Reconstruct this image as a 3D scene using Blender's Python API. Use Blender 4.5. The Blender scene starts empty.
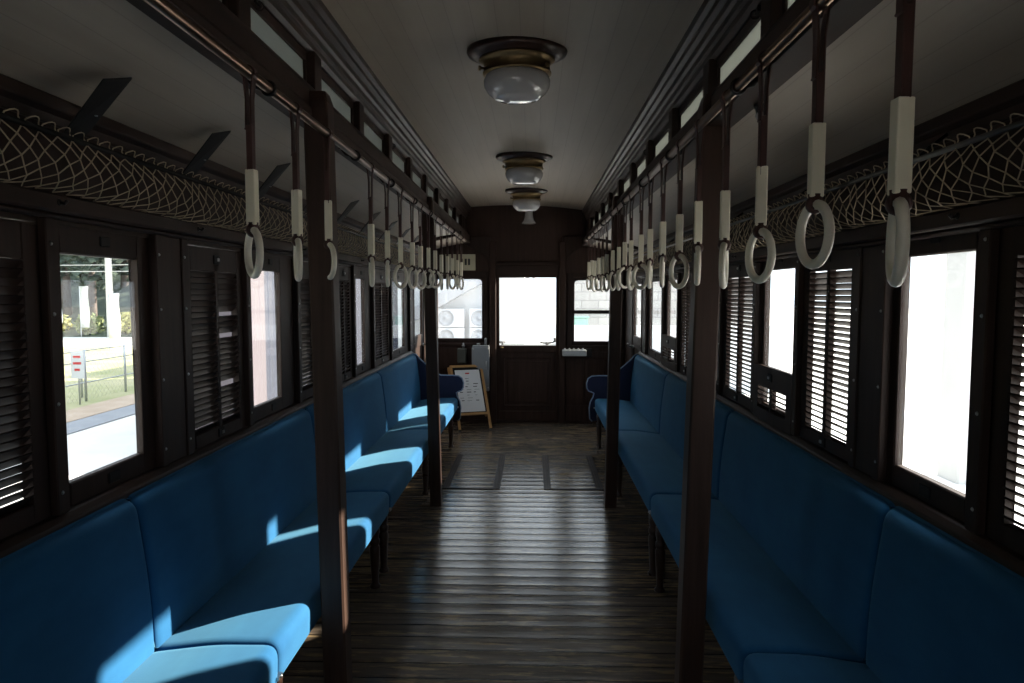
import bpy, math, random
from mathutils import Vector, Matrix
random.seed(7)
S = bpy.context.scene
COL = S.collection
PI = math.pi

# ------------------------------------------------------------------ materials
def new_mat(name):
    m = bpy.data.materials.new(name); m.use_nodes = True
    nt = m.node_tree; nt.nodes.clear()
    return m, nt
def nd(nt, typ, **kw):
    n = nt.nodes.new(typ)
    for k, v in kw.items():
        if k in n.inputs: n.inputs[k].default_value = v
        else: setattr(n, k, v)
    return n
def c4(c): return (c[0], c[1], c[2], 1)
def math_n(nt, op, a, b=None):
    n = nt.nodes.new('ShaderNodeMath'); n.operation = op
    for i, v in enumerate((a, b)):
        if v is None: continue
        if isinstance(v, (int, float)): n.inputs[i].default_value = v
        else: nt.links.new(v, n.inputs[i])
    return n.outputs[0]
def ramp(nt, fac, stops):
    r = nt.nodes.new('ShaderNodeValToRGB')
    el = r.color_ramp.elements
    while len(el) < len(stops): el.new(0.5)
    for e, (p, c) in zip(el, stops): e.position = p; e.color = c4(c)
    nt.links.new(fac, r.inputs[0]); return r.outputs[0]
def mixc(nt, fac, a, b, mode='MIX'):
    m = nt.nodes.new('ShaderNodeMix'); m.data_type = 'RGBA'; m.blend_type = mode
    for sock, v in ((m.inputs[0], fac), (m.inputs[6], a), (m.inputs[7], b)):
        if isinstance(v, (int, float)): sock.default_value = v
        elif isinstance(v, tuple): sock.default_value = c4(v)
        else: nt.links.new(v, sock)
    return m.outputs[2]
def coords(nt, scale=(1, 1, 1), rot=(0, 0, 0)):
    t = nt.nodes.new('ShaderNodeTexCoord'); mp = nt.nodes.new('ShaderNodeMapping')
    mp.inputs['Scale'].default_value = scale; mp.inputs['Rotation'].default_value = rot
    nt.links.new(t.outputs['Object'], mp.inputs[0]); return mp.outputs[0]
def noise(nt, vec, scale, detail=4, rough=0.55):
    n = nd(nt, 'ShaderNodeTexNoise', Scale=scale, Detail=detail, Roughness=rough)
    nt.links.new(vec, n.inputs['Vector']); return n.outputs['Fac']
def finish(m, nt, color, rough=0.5, metal=0.0, bump=None, bstr=0.2, bdist=0.002, spec=0.5, sheen=0.0, sheen_tint=(1, 1, 1), coat=0):
    b = nt.nodes.new('ShaderNodeBsdfPrincipled'); o = nt.nodes.new('ShaderNodeOutputMaterial')
    def put(s, v):
        if isinstance(v, tuple): b.inputs[s].default_value = c4(v)
        elif isinstance(v, (int, float)): b.inputs[s].default_value = v
        else: nt.links.new(v, b.inputs[s])
    put('Base Color', color); put('Roughness', rough); put('Metallic', metal)
    put('Specular IOR Level', spec); put('Sheen Weight', sheen)
    b.inputs['Sheen Tint'].default_value = c4(sheen_tint)
    b.inputs['Coat Weight'].default_value = coat
    if bump is not None:
        bn = nt.nodes.new('ShaderNodeBump'); bn.inputs['Strength'].default_value = bstr; bn.inputs['Distance'].default_value = bdist
        nt.links.new(bump, bn.inputs['Height']); nt.links.new(bn.outputs[0], b.inputs['Normal'])
    nt.links.new(b.outputs[0], o.inputs[0]); return m
M = {}
def wood(key, ca, cb, grain=(30, 30, 2), rough=0.52, spec=0.22, bstr=0.15):
    m, nt = new_mat(key); v = coords(nt, grain)
    f = noise(nt, v, 1.0, 6, 0.6); v2 = coords(nt, (3, 3, 3)); f2 = noise(nt, v2, 1.0, 3)
    c = ramp(nt, f, [(0.3, ca), (0.7, cb)])
    c = mixc(nt, math_n(nt, 'MULTIPLY', f2, 0.5), c, tuple(x * 0.55 for x in ca))
    r = math_n(nt, 'ADD', math_n(nt, 'MULTIPLY', f2, 0.25), rough - 0.1)
    M[key] = finish(m, nt, c, r, bump=f, bstr=bstr, spec=spec)
wood('wood_v', (0.020, 0.0105, 0.0075), (0.046, 0.024, 0.017))                 # grain up
wood('wood_y', (0.020, 0.0105, 0.0075), (0.046, 0.024, 0.017), (30, 2, 30))    # grain along the car
wood('wood_x', (0.020, 0.0105, 0.0075), (0.046, 0.024, 0.017), (2, 30, 30))
wood('wood_end_lit', (0.032, 0.0165, 0.0115), (0.068, 0.036, 0.026))  # same wood, brightened in colour to make up for weak light here
wood('wood_gloss', (0.020, 0.0105, 0.0075), (0.046, 0.024, 0.017), (30, 2, 30), 0.36, 0.5)
wood('wood_post', (0.034, 0.0185, 0.0135), (0.072, 0.04, 0.029), (40, 40, 2.5), 0.45)
wood('wood_leg', (0.03, 0.014, 0.009), (0.06, 0.028, 0.018), (30, 30, 3), 0.28, 0.5)
wood('pine', (0.45, 0.24, 0.09), (0.62, 0.36, 0.15), (20, 20, 3), 0.4)
wood('wood_grey', (0.06, 0.05, 0.045), (0.13, 0.11, 0.10), (30, 30, 3), 0.6)

def flat(key, c, rough=0.5, metal=0.0, var=0.12, nscale=14, spec=0.5, **kw):
    m, nt = new_mat(key); v = coords(nt)
    f = noise(nt, v, nscale, 5)
    col = mixc(nt, f, tuple(x * (1 - var) for x in c), tuple(min(1, x * (1 + var)) for x in c))
    M[key] = finish(m, nt, col, rough, metal, bump=f, bstr=kw.pop('bstr', 0.05), spec=spec, **kw)
flat('iron', (0.02, 0.018, 0.017), 0.45, 0.6)
flat('black_paint', (0.010, 0.009, 0.009), 0.55, spec=0.2)
flat('brass', (0.25, 0.18, 0.095), 0.45, 1.0, 0.25)
flat('old_brass', (0.22, 0.15, 0.11), 0.30, 1.0, 0.3, 8)
flat('steel', (0.5, 0.5, 0.5), 0.3, 1.0)
flat('steel_dark', (0.16, 0.16, 0.16), 0.3, 1.0)
flat('leather', (0.05, 0.017, 0.013), 0.5, var=0.3, nscale=40)
flat('sleeve', (0.76, 0.71, 0.56), 0.5, var=0.06)
flat('ring', (0.76, 0.71, 0.60), 0.28, var=0.05)
flat('cord', (0.42, 0.34, 0.24), 0.85, var=0.2, nscale=60)
flat('grey_paint', (0.30, 0.31, 0.32), 0.45, 0.3, 0.2, 6)
flat('olive_paint', (0.07, 0.075, 0.062), 0.5, 0.2, 0.2)
flat('grey_plastic', (0.5, 0.51, 0.52), 0.4)
flat('cream_plate', (0.52, 0.48, 0.34), 0.5)
flat('dark_text', (0.03, 0.03, 0.03), 0.6)
flat('red_text', (0.55, 0.04, 0.04), 0.6)
flat('paper', (0.80, 0.80, 0.80), 0.6, var=0.03)
flat('white_paint', (0.62, 0.63, 0.64), 0.5, var=0.04, nscale=3)
flat('pale_grey', (0.46, 0.46, 0.45), 0.7, var=0.1, nscale=3)
flat('eave_grey', (0.38, 0.39, 0.41), 0.6, var=0.1)
flat('teal_paint', (0.20, 0.40, 0.34), 0.5)
flat('shell', (0.10, 0.06, 0.05), 0.6)
flat('galvanised', (0.42, 0.44, 0.46), 0.4, 0.7)
flat('concrete_pole', (0.62, 0.61, 0.58), 0.8)
flat('lavender', (0.075, 0.063, 0.074), 0.6, var=0.1, nscale=2)
flat('blue_panel', (0.010, 0.015, 0.033), 0.6, var=0.1, nscale=2)
flat('bark', (0.16, 0.13, 0.115), 0.9, var=0.4, nscale=8, bstr=0.5)
flat('cloth_white', (0.85, 0.86, 0.88), 0.8, var=0.03)
flat('cloth_cream', (0.62, 0.62, 0.56), 0.8, var=0.06)

def velvet():
    m, nt = new_mat('blue velvet'); v = coords(nt)
    f = noise(nt, v, 5, 5, 0.6); g = noise(nt, coords(nt, (1, 0.25, 1)), 16, 3)
    h = noise(nt, v, 700, 2)
    k = math_n(nt, 'ADD', math_n(nt, 'MULTIPLY', f, 0.6), math_n(nt, 'MULTIPLY', g, 0.4))
    c = ramp(nt, k, [(0.3, (0.006, 0.064, 0.168)), (0.7, (0.014, 0.100, 0.225))])
    M['velvet'] = finish(m, nt, c, 0.85, bump=h, bstr=0.15, bdist=0.001, spec=0.15, sheen=0.25, sheen_tint=(0.35, 0.8, 1.0))
    flat('armrest_shade', (0.006, 0.012, 0.05), 0.8, sheen=0.2)  # armrest blue with its shadow put into the colour
    flat('piping', (0.25, 0.33, 0.45), 0.6)
velvet()

def ceiling_mat():
    m, nt = new_mat('painted boards')
    t = nt.nodes.new('ShaderNodeTexCoord'); s = nt.nodes.new('ShaderNodeSeparateXYZ'); nt.links.new(t.outputs['Object'], s.inputs[0])
    fx = math_n(nt, 'FRACT', math_n(nt, 'DIVIDE', math_n(nt, 'ADD', s.outputs[0], 10), 0.085))
    d = math_n(nt, 'ABSOLUTE', math_n(nt, 'SUBTRACT', fx, 0.5))
    groove = math_n(nt, 'GREATER_THAN', d, 0.485)
    v = coords(nt, (14, 1.2, 14)); f = noise(nt, v, 1.0, 5)
    st = noise(nt, coords(nt), 2.0, 4)
    c = ramp(nt, f, [(0.3, (0.355, 0.30, 0.24)), (0.7, (0.40, 0.345, 0.28))])
    c = mixc(nt, math_n(nt, 'MULTIPLY', ramp(nt, st, [(0.55, (0, 0, 0)), (0.8, (1, 1, 1))]), 0.25), c, (0.22, 0.19, 0.155))
    c = mixc(nt, math_n(nt, 'MULTIPLY', groove, 0.35), c, (0.15, 0.13, 0.115))
    h = math_n(nt, 'SUBTRACT', math_n(nt, 'MULTIPLY', f, 0.1), groove)
    M['ceiling'] = finish(m, nt, c, 0.5, bump=h, bstr=0.35, bdist=0.002, spec=0.35)
ceiling_mat()

def floor_mat():
    m, nt = new_mat('worn planks')
    t = nt.nodes.new('ShaderNodeTexCoord'); s = nt.nodes.new('ShaderNodeSeparateXYZ'); nt.links.new(t.outputs['Object'], s.inputs[0])
    W = 0.104
    wob = noise(nt, coords(nt, (2.2, 0.0, 0.0)), 1.0, 2)
    yy = math_n(nt, 'ADD', s.outputs[1], math_n(nt, 'MULTIPLY', wob, 0.012))
    q = math_n(nt, 'DIVIDE', math_n(nt, 'ADD', yy, 10), W)
    fy = math_n(nt, 'FRACT', q); idx = math_n(nt, 'FLOOR', q)
    wn = nd(nt, 'ShaderNodeTexWhiteNoise', noise_dimensions='1D'); nt.links.new(idx, wn.inputs['W'])
    d = math_n(nt, 'ABSOLUTE', math_n(nt, 'SUBTRACT', fy, 0.5))
    groove = math_n(nt, 'SMOOTH_MIN', 1.0, math_n(nt, 'MULTIPLY', math_n(nt, 'MAXIMUM', math_n(nt, 'SUBTRACT', d, 0.445), 0), 26))
    vm = nt.nodes.new('ShaderNodeCombineXYZ')
    nt.links.new(math_n(nt, 'MULTIPLY', s.outputs[0], 3.0), vm.inputs[0])
    nt.links.new(math_n(nt, 'MULTIPLY', s.outputs[1], 42.0), vm.inputs[1])
    nt.links.new(math_n(nt, 'MULTIPLY', idx, 3.7), vm.inputs[2])
    grain = noise(nt, vm.outputs[0], 1.0, 6, 0.62)
    patch = noise(nt, coords(nt), 1.6, 4)
    base = ramp(nt, grain, [(0.25, (0.08, 0.063, 0.049)), (0.6, (0.19, 0.152, 0.118)), (0.85, (0.30, 0.245, 0.19))])
    base = mixc(nt, math_n(nt, 'MULTIPLY', wn.outputs[0], 0.55), base, (0.045, 0.035, 0.028))
    vm2 = nt.nodes.new('ShaderNodeCombineXYZ')
    nt.links.new(math_n(nt, 'MULTIPLY', s.outputs[0], 4.5), vm2.inputs[0])
    nt.links.new(math_n(nt, 'MULTIPLY', s.outputs[1], 34.0), vm2.inputs[1])
    nt.links.new(math_n(nt, 'MULTIPLY', idx, 9.1), vm2.inputs[2])
    w = noise(nt, vm2.outputs[0], 1.0, 5, 0.7)
    w = math_n(nt, 'MULTIPLY', w, math_n(nt, 'ADD', 0.72, math_n(nt, 'MULTIPLY', patch, 0.55)))
    worn = ramp(nt, w, [(0.515, (0, 0, 0)), (0.60, (1, 1, 1))])
    base = mixc(nt, math_n(nt, 'MULTIPLY', worn, 0.75), base, (0.40, 0.285, 0.15))
    col = mixc(nt, math_n(nt, 'MULTIPLY', groove, 0.85), base, (0.006, 0.005, 0.004))
    rough = math_n(nt, 'ADD', 0.08, math_n(nt, 'MULTIPLY', grain, 0.28))
    cup = math_n(nt, 'MULTIPLY', math_n(nt, 'MULTIPLY', math_n(nt, 'SUBTRACT', fy, 0.5), math_n(nt, 'SUBTRACT', fy, 0.5)), 1.6)
    tilt = math_n(nt, 'MULTIPLY', math_n(nt, 'SUBTRACT', wn.outputs[0], 0.5), math_n(nt, 'MULTIPLY', fy, 0.5))
    h = math_n(nt, 'ADD', math_n(nt, 'ADD', cup, tilt), math_n(nt, 'MULTIPLY', grain, 0.35))
    h = math_n(nt, 'SUBTRACT', h, math_n(nt, 'MULTIPLY', groove, 1.2))
    M['floor'] = finish(m, nt, col, rough, bump=h, bstr=0.55, bdist=0.005, spec=1.0)
floor_mat()

def glass(key, dirt=0.04, tint=(1, 1, 1), dscale=8):
    m, nt = new_mat(key)
    tr = nd(nt, 'ShaderNodeBsdfTransparent'); tr.inputs[0].default_value = c4(tint)
    gl = nd(nt, 'ShaderNodeBsdfGlossy', Roughness=0.02)
    tl = nd(nt, 'ShaderNodeBsdfTranslucent'); tl.inputs[0].default_value = (0.9, 0.9, 0.92, 1)
    f = noise(nt, coords(nt, (1, 1, 0.5)), dscale, 5)
    k = math_n(nt, 'MULTIPLY', f, dirt * 2)
    m1 = nt.nodes.new('ShaderNodeMixShader'); m2 = nt.nodes.new('ShaderNodeMixShader')
    nt.links.new(k, m1.inputs[0]); nt.links.new(tr.outputs[0], m1.inputs[1]); nt.links.new(tl.outputs[0], m1.inputs[2])
    lw = nd(nt, 'ShaderNodeLayerWeight', Blend=0.5)
    nt.links.new(math_n(nt, 'ADD', 0.03, math_n(nt, 'MULTIPLY', math_n(nt, 'POWER', lw.outputs['Facing'], 5.0), 0.32)), m2.inputs[0]); nt.links.new(m1.outputs[0], m2.inputs[1]); nt.links.new(gl.outputs[0], m2.inputs[2])
    o = nt.nodes.new('ShaderNodeOutputMaterial'); nt.links.new(m2.outputs[0], o.inputs[0]); M[key] = m
glass('glass', 0.006)
glass('glass_dusty', 0.03)
def frosted(key, c, t):
    m, nt = new_mat(key)
    tl = nd(nt, 'ShaderNodeBsdfTranslucent'); tl.inputs[0].default_value = c4(c)
    df = nd(nt, 'ShaderNodeBsdfPrincipled', Roughness=0.25); df.inputs['Base Color'].default_value = c4(c)
    mx = nd(nt, 'ShaderNodeMixShader'); mx.inputs[0].default_value = t
    f = noise(nt, coords(nt), 6, 4)
    col = mixc(nt, f, tuple(x * 0.9 for x in c), c); nt.links.new(col, tl.inputs[0]); nt.links.new(col, df.inputs['Base Color'])
    nt.links.new(df.outputs[0], mx.inputs[1]); nt.links.new(tl.outputs[0], mx.inputs[2])
    o = nt.nodes.new('ShaderNodeOutputMaterial'); nt.links.new(mx.outputs[0], o.inputs[0]); M[key] = m
frosted('frosted', (0.42, 0.44, 0.42), 0.35)
def opal():
    m, nt = new_mat('opal glass'); f = noise(nt, coords(nt), 4, 2)
    c = mixc(nt, f, (0.44, 0.425, 0.42), (0.49, 0.475, 0.47))
    M['opal'] = finish(m, nt, c, 0.12, spec=0.7, coat=0.5)
opal()

def ground_mats():
    m, nt = new_mat('dry grass'); f = noise(nt, coords(nt), 0.6, 6, 0.65); g = noise(nt, coords(nt), 14, 4)
    c = ramp(nt, f, [(0.35, (0.30, 0.31, 0.15)), (0.6, (0.46, 0.41, 0.26))]); c = mixc(nt, math_n(nt, 'MULTIPLY', g, 0.5), c, (0.24, 0.26, 0.12))
    M['grass'] = finish(m, nt, c, 0.9, bump=g, bstr=0.5, bdist=0.03)
    m, nt = new_mat('pale gravel'); f = noise(nt, coords(nt), 0.8, 6, 0.65); g = noise(nt, coords(nt), 30, 4)
    c = ramp(nt, f, [(0.3, (0.62, 0.60, 0.58)), (0.7, (0.74, 0.72, 0.70))]); c = mixc(nt, math_n(nt, 'MULTIPLY', g, 0.3), c, (0.36, 0.33, 0.29))
    M['gravel'] = finish(m, nt, c, 0.9, bump=g, bstr=0.4, bdist=0.02)
    m, nt = new_mat('dry soil'); f = noise(nt, coords(nt), 2, 6); c = ramp(nt, f, [(0.3, (0.36, 0.27, 0.20)), (0.7, (0.46, 0.36, 0.28))])
    M['soil'] = finish(m, nt, c, 0.9)
    m, nt = new_mat('asphalt'); f = noise(nt, coords(nt), 3, 6); c = ramp(nt, f, [(0.3, (0.22, 0.23, 0.26)), (0.7, (0.28, 0.29, 0.31))])
    M['asphalt'] = finish(m, nt, c, 0.85)
    m, nt = new_mat('pale concrete'); f = noise(nt, coords(nt), 1.2, 6); c = ramp(nt, f, [(0.3, (0.70, 0.70, 0.68)), (0.7, (0.80, 0.80, 0.78))])
    M['concrete'] = finish(m, nt, c, 0.85)
    m, nt = new_mat('concrete blocks')
    bt = nd(nt, 'ShaderNodeTexBrick', Scale=1.0); bt.inputs['Color1'].default_value = (0.38, 0.37, 0.355, 1); bt.inputs['Color2'].default_value = (0.32, 0.31, 0.30, 1)
    bt.inputs['Mortar'].default_value = (0.21, 0.205, 0.20, 1); bt.inputs['Brick Width'].default_value = 0.5; bt.inputs['Row Height'].default_value = 0.25; bt.inputs['Mortar Size'].default_value = 0.016
    nt.links.new(coords(nt, (1, 1, 1), (PI / 2, 0, 0)), bt.inputs['Vector'])
    M['blocks'] = finish(m, nt, bt.outputs[0], 0.85)
    for key, a, b in (('leaf_dark', (0.035, 0.055, 0.045), (0.09, 0.12, 0.085)), ('leaf_mid', (0.10, 0.14, 0.06), (0.24, 0.27, 0.12)), ('leaf_yellow', (0.32, 0.32, 0.10), (0.5, 0.46, 0.18))):
        m, nt = new_mat(key); f = noise(nt, coords(nt), 3.5, 4); M[key] = finish(m, nt, ramp(nt, f, [(0.35, a), (0.65, b)]), 0.8)
ground_mats()

# ------------------------------------------------------------------ mesh building
class MB:
    def __init__(s): s.v = []; s.f = []; s.sm = []
    def add(s, vs, fs, smooth=False):
        n = len(s.v); s.v += [tuple(p) for p in vs]
        s.f += [tuple(i + n for i in f) for f in fs]; s.sm += [smooth] * len(fs); return s
    def box(s, x0, x1, y0, y1, z0, z1, mat=None):
        x0, x1 = min(x0, x1), max(x0, x1); y0, y1 = min(y0, y1), max(y0, y1); z0, z1 = min(z0, z1), max(z0, z1)
        vs = [Vector(p) for p in ((x0, y0, z0), (x1, y0, z0), (x1, y1, z0), (x0, y1, z0), (x0, y0, z1), (x1, y0, z1), (x1, y1, z1), (x0, y1, z1))]
        if mat: vs = [mat @ p for p in vs]
        return s.add(vs, [(0, 3, 2, 1), (4, 5, 6, 7), (0, 1, 5, 4), (1, 2, 6, 5), (2, 3, 7, 6), (3, 0, 4, 7)])
    def prism(s, poly, axis, a, b, smooth=False):
        """poly of 2-D points extruded along axis ('x','y','z') from a to b"""
        def P(p, t): return {'x': (t, p[0], p[1]), 'y': (p[0], t, p[1]), 'z': (p[0], p[1], t)}[axis]
        n = len(poly); vs = [P(p, a) for p in poly] + [P(p, b) for p in poly]
        fs = [(i, (i + 1) % n, n + (i + 1) % n, n + i) for i in range(n)]
        s.add(vs, fs, smooth); s.add(vs, [tuple(range(n))[::-1], tuple(range(n, 2 * n))]); return s
    def loft(s, rings, smooth=True, caps=True, closed=True):
        n = len(rings[0]); vs = [p for r in rings for p in r]; fs = []
        for k in range(len(rings) - 1):
            for i in range(n if closed else n - 1):
                j = (i + 1) % n; fs.append((k * n + i, k * n + j, (k + 1) * n + j, (k + 1) * n + i))
        s.add(vs, fs, smooth)
        if caps:
            s.add(rings[0], [tuple(range(n))[::-1]], smooth); s.add(rings[-1], [tuple(range(n))], smooth)
        return s
    def tube(s, pts, r, n=8, closed=False, smooth=True):
        pts = [Vector(p) for p in pts]; rs = r if isinstance(r, (list, tuple)) else [r] * len(pts); rings = []
        up = None
        for i, p in enumerate(pts):
            a = pts[(i - 1) % len(pts)] if (i > 0 or closed) else p; b = pts[(i + 1) % len(pts)] if (i < len(pts) - 1 or closed) else p
            t = (b - a).normalized()
            if up is None: up = t.orthogonal().normalized()
            else:
                up = (up - t * up.dot(t))
                up = up.normalized() if up.length > 1e-6 else t.orthogonal().normalized()
            w = t.cross(up)
            rings.append([tuple(p + (up * math.cos(2 * PI * k / n) + w * math.sin(2 * PI * k / n)) * rs[i]) for k in range(n)])
        if closed: rings.append(rings[0])
        return s.loft(rings, smooth, not closed)
    def lathe(s, prof, c=(0, 0, 0), n=32, smooth=True, axis='z', oval=1.0):
        rings = []
        for r, h in prof:
            ring = []
            for k in range(n):
                a = 2 * PI * k / n; p = {'z': (r * math.cos(a), r * math.sin(a) * oval, h), 'x': (h, r * math.cos(a), r * math.sin(a)), 'y': (r * math.sin(a), h, r * math.cos(a))}[axis]
                ring.append((p[0] + c[0], p[1] + c[1], p[2] + c[2]))
            rings.append(ring)
        return s.loft(rings, smooth, True)
    def torus(s, c, R, r, ax, ay, n=28, k=8, flat=1.0):
        """ring in the plane of unit vectors ax, ay"""
        ax = Vector(ax); ay = Vector(ay); az = ax.cross(ay); c = Vector(c); rings = []
        for i in range(n + 1):
            a = 2 * PI * i / n; d = ax * math.cos(a) + ay * math.sin(a)
            rings.append([tuple(c + d * (R + r * math.cos(2 * PI * j / k)) + az * (r * flat * math.sin(2 * PI * j / k))) for j in range(k)])
        return s.loft(rings, True, False)
ORG = {}
def obj(name, mb, mat, parent=None, bevel=0, at=None, seg=1):
    """links one mesh object; verts are given in world space and stored about the object's own origin"""
    org = Vector(ORG[parent.name]) if parent else Vector(at or (0, 0, 0))
    me = bpy.data.meshes.new(name)
    me.from_pydata([tuple(Vector(p) - org) for p in mb.v], [], mb.f)
    me.polygons.foreach_set('use_smooth', mb.sm); me.validate(); me.update()
    import bmesh
    bm = bmesh.new(); bm.from_mesh(me)
    bmesh.ops.remove_doubles(bm, verts=bm.verts, dist=1e-6)
    bmesh.ops.recalc_face_normals(bm, faces=bm.faces); bm.to_mesh(me); bm.free()
    me.materials.append(M[mat]); o = bpy.data.objects.new(name, me); COL.objects.link(o)
    if parent: o.parent = parent
    else: o.location = org
    ORG[o.name] = tuple(org)
    if bevel:
        b = o.modifiers.new('edge', 'BEVEL'); b.width = bevel; b.segments = seg; b.limit_method = 'ANGLE'; b.angle_limit = math.radians(40); b.harden_normals = False
    return o
def tag(o, label=None, cat=None, group=None, kind=None):
    if label: o['label'] = label
    if cat: o['category'] = cat
    if group: o['group'] = group
    if kind: o['kind'] = kind
    return o
def thing(name, loc, label, cat, group=None, kind=None):
    o = bpy.data.objects.new(name, None); o.empty_display_size = 0.05; COL.objects.link(o); o.location = loc
    ORG[o.name] = tuple(loc); return tag(o, label, cat, group, kind)
def struct(name, mb, mat, label, cat, parent=None, bevel=0, at=None):
    o = obj(name, mb, mat, parent, bevel, at)
    if not parent: tag(o, label, cat, None, 'structure')
    return o
def dup(root, loc, label, group=None):
    r = root.copy(); COL.objects.link(r); r.location = loc; r['label'] = label
    ORG[r.name] = tuple(loc)
    for ch in list(root.children):
        c = ch.copy(); COL.objects.link(c); c.parent = r
        for g in list(ch.children):
            d = g.copy(); COL.objects.link(d); d.parent = c
    return r
ORD = ['first', 'second', 'third', 'fourth', 'fifth', 'sixth', 'seventh', 'eighth', 'ninth', 'tenth', 'eleventh', 'twelfth', 'thirteenth', 'fourteenth',
       'fifteenth', 'sixteenth', 'seventeenth', 'eighteenth', 'nineteenth', 'twentieth']
L, R = -1, 1
SIDE = {L: 'sunlit', R: 'shaded'}
def up(s, z): return z - 0.020 * s          # the old body leans a little: everything above the windows sits lower on one side

YB, YE = -2.4, 7.62                          # rear bulkhead and end wall
# ------------------------------------------------------------------ floor and shell
struct('floor', MB().box(-1.2, 1.2, YB - .1, YE + .9, -0.06, 0), 'floor', 'worn dark floor of planks laid across the car', 'floor')
for k, (x0, x1, lab) in enumerate(((-0.60, -0.165, 'floor hatch with strip frame nearest the sunlit benches'), (0.16, 0.605, 'floor hatch with strip frame nearest the shaded benches'))):
    h = thing('floor_hatch', ((x0 + x1) / 2, 5.5, 0), lab, 'hatch', 'floor hatches in the aisle')
    y0, y1 = 4.97, 6.05
    obj('hatch_board', MB().box(x0 + .055, x1 - .055, y0 + .02, y1 - .02, -0.02, 0.004), 'floor', h)
    f = MB()
    for a in (x0, x1 - .055):
        for i in range(3): f.box(a + i * .0185, a + i * .0185 + .0165, y0, y1, -0.02, 0.006)
    for b in (y0, y1 - .018): f.box(x0 + .055, x1 - .055, b, b + .018, -0.02, 0.006)
    obj('hatch_frame', f, 'wood_y', h, 0.002)

# window bays of each side: near edge, far edge, filling, width of the far stile
BAYS = {L: [(1.10, 1.60, 'louver', 0), (1.65, 2.08, 'pane', .06), (2.275, 2.74, 'louver', 0), (2.785, 3.33, 'pane', .16), (3.385, 3.87, 'louver', 0),
            (4.04, 4.40, 'louver', 0), (4.445, 4.94, 'pane', .17), (4.985, 5.56, 'louver', 0), (5.605, 6.40, 'pane', .16)],
        R: [(1.08, 1.535, 'louver', 0), (1.59, 1.985, 'pane', .035), (2.18, 2.62, 'louver', 0), (2.66, 3.105, 'half', .03), (3.17, 3.69, 'louver', 0),
            (3.735, 3.90, 'pane', .02), (4.41, 4.775, 'louver', 0), (4.82, 5.34, 'half', .06), (5.40, 6.13, 'pane', .06)]}
EDGES = {L: [1.625, 2.10, 2.255, 2.76, 3.36, 3.885, 4.02, 4.42, 4.96, 5.58, 6.43, 6.63], R: [1.562, 2.005, 2.155, 2.64, 3.138, 3.712, 3.925, 4.385, 4.797, 5.37, 6.16, 6.385]}
POSTS = {L: [(2.12, 2.235), (3.905, 4.0), (6.45, 6.61)], R: [(2.025, 2.135), (3.945, 4.365), (6.18, 6.365)]}
REAR = [(-2.2, -1.7), (-1.6, -1.1)]          # sashes behind the viewpoint
DOOR = {L: (6.66, 7.34), R: (6.41, 7.10)}
Z_SILL, Z_HEAD = 0.905, 1.62
XW = 1.10                                    # inner face of the window wall
for s in (L, R):
    nm = {L: 'wall_left', R: 'wall_right'}[s]
    w = MB()
    X0, X1 = s * 1.10, s * 1.135
    D0, D1 = DOOR[s]
    w.box(X0, X1, YB, D0 - .02, 0, Z_SILL)                                 # below the sills
    w.box(X0, X1, YB, YE, Z_HEAD, 1.97)                                    # above the heads
    prev = YB
    for (a, b) in REAR + [q[:2] for q in BAYS[s]] + [(D0, D1)]:
        w.box(X0, X1, prev, a, Z_SILL if b < 6.8 else 0, Z_HEAD); prev = b
    w.box(X0, X1, D1, YE, 0, Z_HEAD)
    struct(nm, w, 'wood_v', 'dark stained window wall behind the %s benches' % SIDE[s], 'wall')
    t = MB().prism([(s * 1.07, 0.85), (s * 1.12, 0.85), (s * 1.12, 0.905), (s * 1.088, 0.905), (s * 1.07, 0.888)], 'y', YB, 6.48)
    struct('trim_%d' % (1 if s < 0 else 2), t, 'wood_y', 'dark sill rail running above the %s bench backs' % SIDE[s], 'sill rail', bevel=0.004)
    t = MB().box(s * 1.055, s * 1.12, YB, 6.5, up(s, 1.625), up(s, 1.668)).box(s * 1.075, s * 1.12, YB, 6.5, up(s, 1.612), up(s, 1.625))
    struct('trim_%d' % (3 if s < 0 else 4), t, 'wood_y', 'dark ledge above the windows on the %s bench side' % SIDE[s], 'ledge', bevel=0.005)
    t = MB().prism([(s * 1.12, up(s, 1.84)), (s * 1.09, up(s, 1.84)), (s * 1.08, up(s, 1.86)), (s * 1.06, up(s, 1.87)), (s * 1.06, up(s, 1.90)), (s * 1.12, up(s, 1.91))], 'y', YB, YE)
    struct('trim_%d' % (5 if s < 0 else 6), t, 'wood_y', 'dark moulding under the low ceiling on the %s bench side' % SIDE[s], 'moulding', bevel=0.003)
    # battens between the bays, with their brass screws
    for k, y in enumerate(EDGES[s]):
        b = MB().box(s * 1.08, s * 1.115, y - .021, y + .021, 0.905, up(s, 1.612))
        o = struct('trim_%d' % (10 + k + (0 if s < 0 else 20)), b, 'wood_v', '%s upright window batten from the near end above the %s benches' % (ORD[k], SIDE[s]), 'batten', bevel=0.003)
        sc = MB()
        for z in (0.96, 1.18, 1.40, 1.57): sc.lathe([(0, 0), (.005, 0), (.003, -.0025 * s), (0, -.003 * s)], (s * 1.0795, y - .006, z), 8, axis='x')
        obj('screw', sc, 'steel', o)
    for k, (y0, y1) in enumerate(POSTS[s]):
        b = MB().box(s * 1.085, s * 1.11, y0, y1, 0.905, up(s, 1.612))
        struct('trim_%d' % (50 + k + (0 if s < 0 else 5)), b, 'wood_v', '%s wide window post from the near end above the %s benches' % (ORD[k], SIDE[s]), 'post', bevel=0.004)

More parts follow.
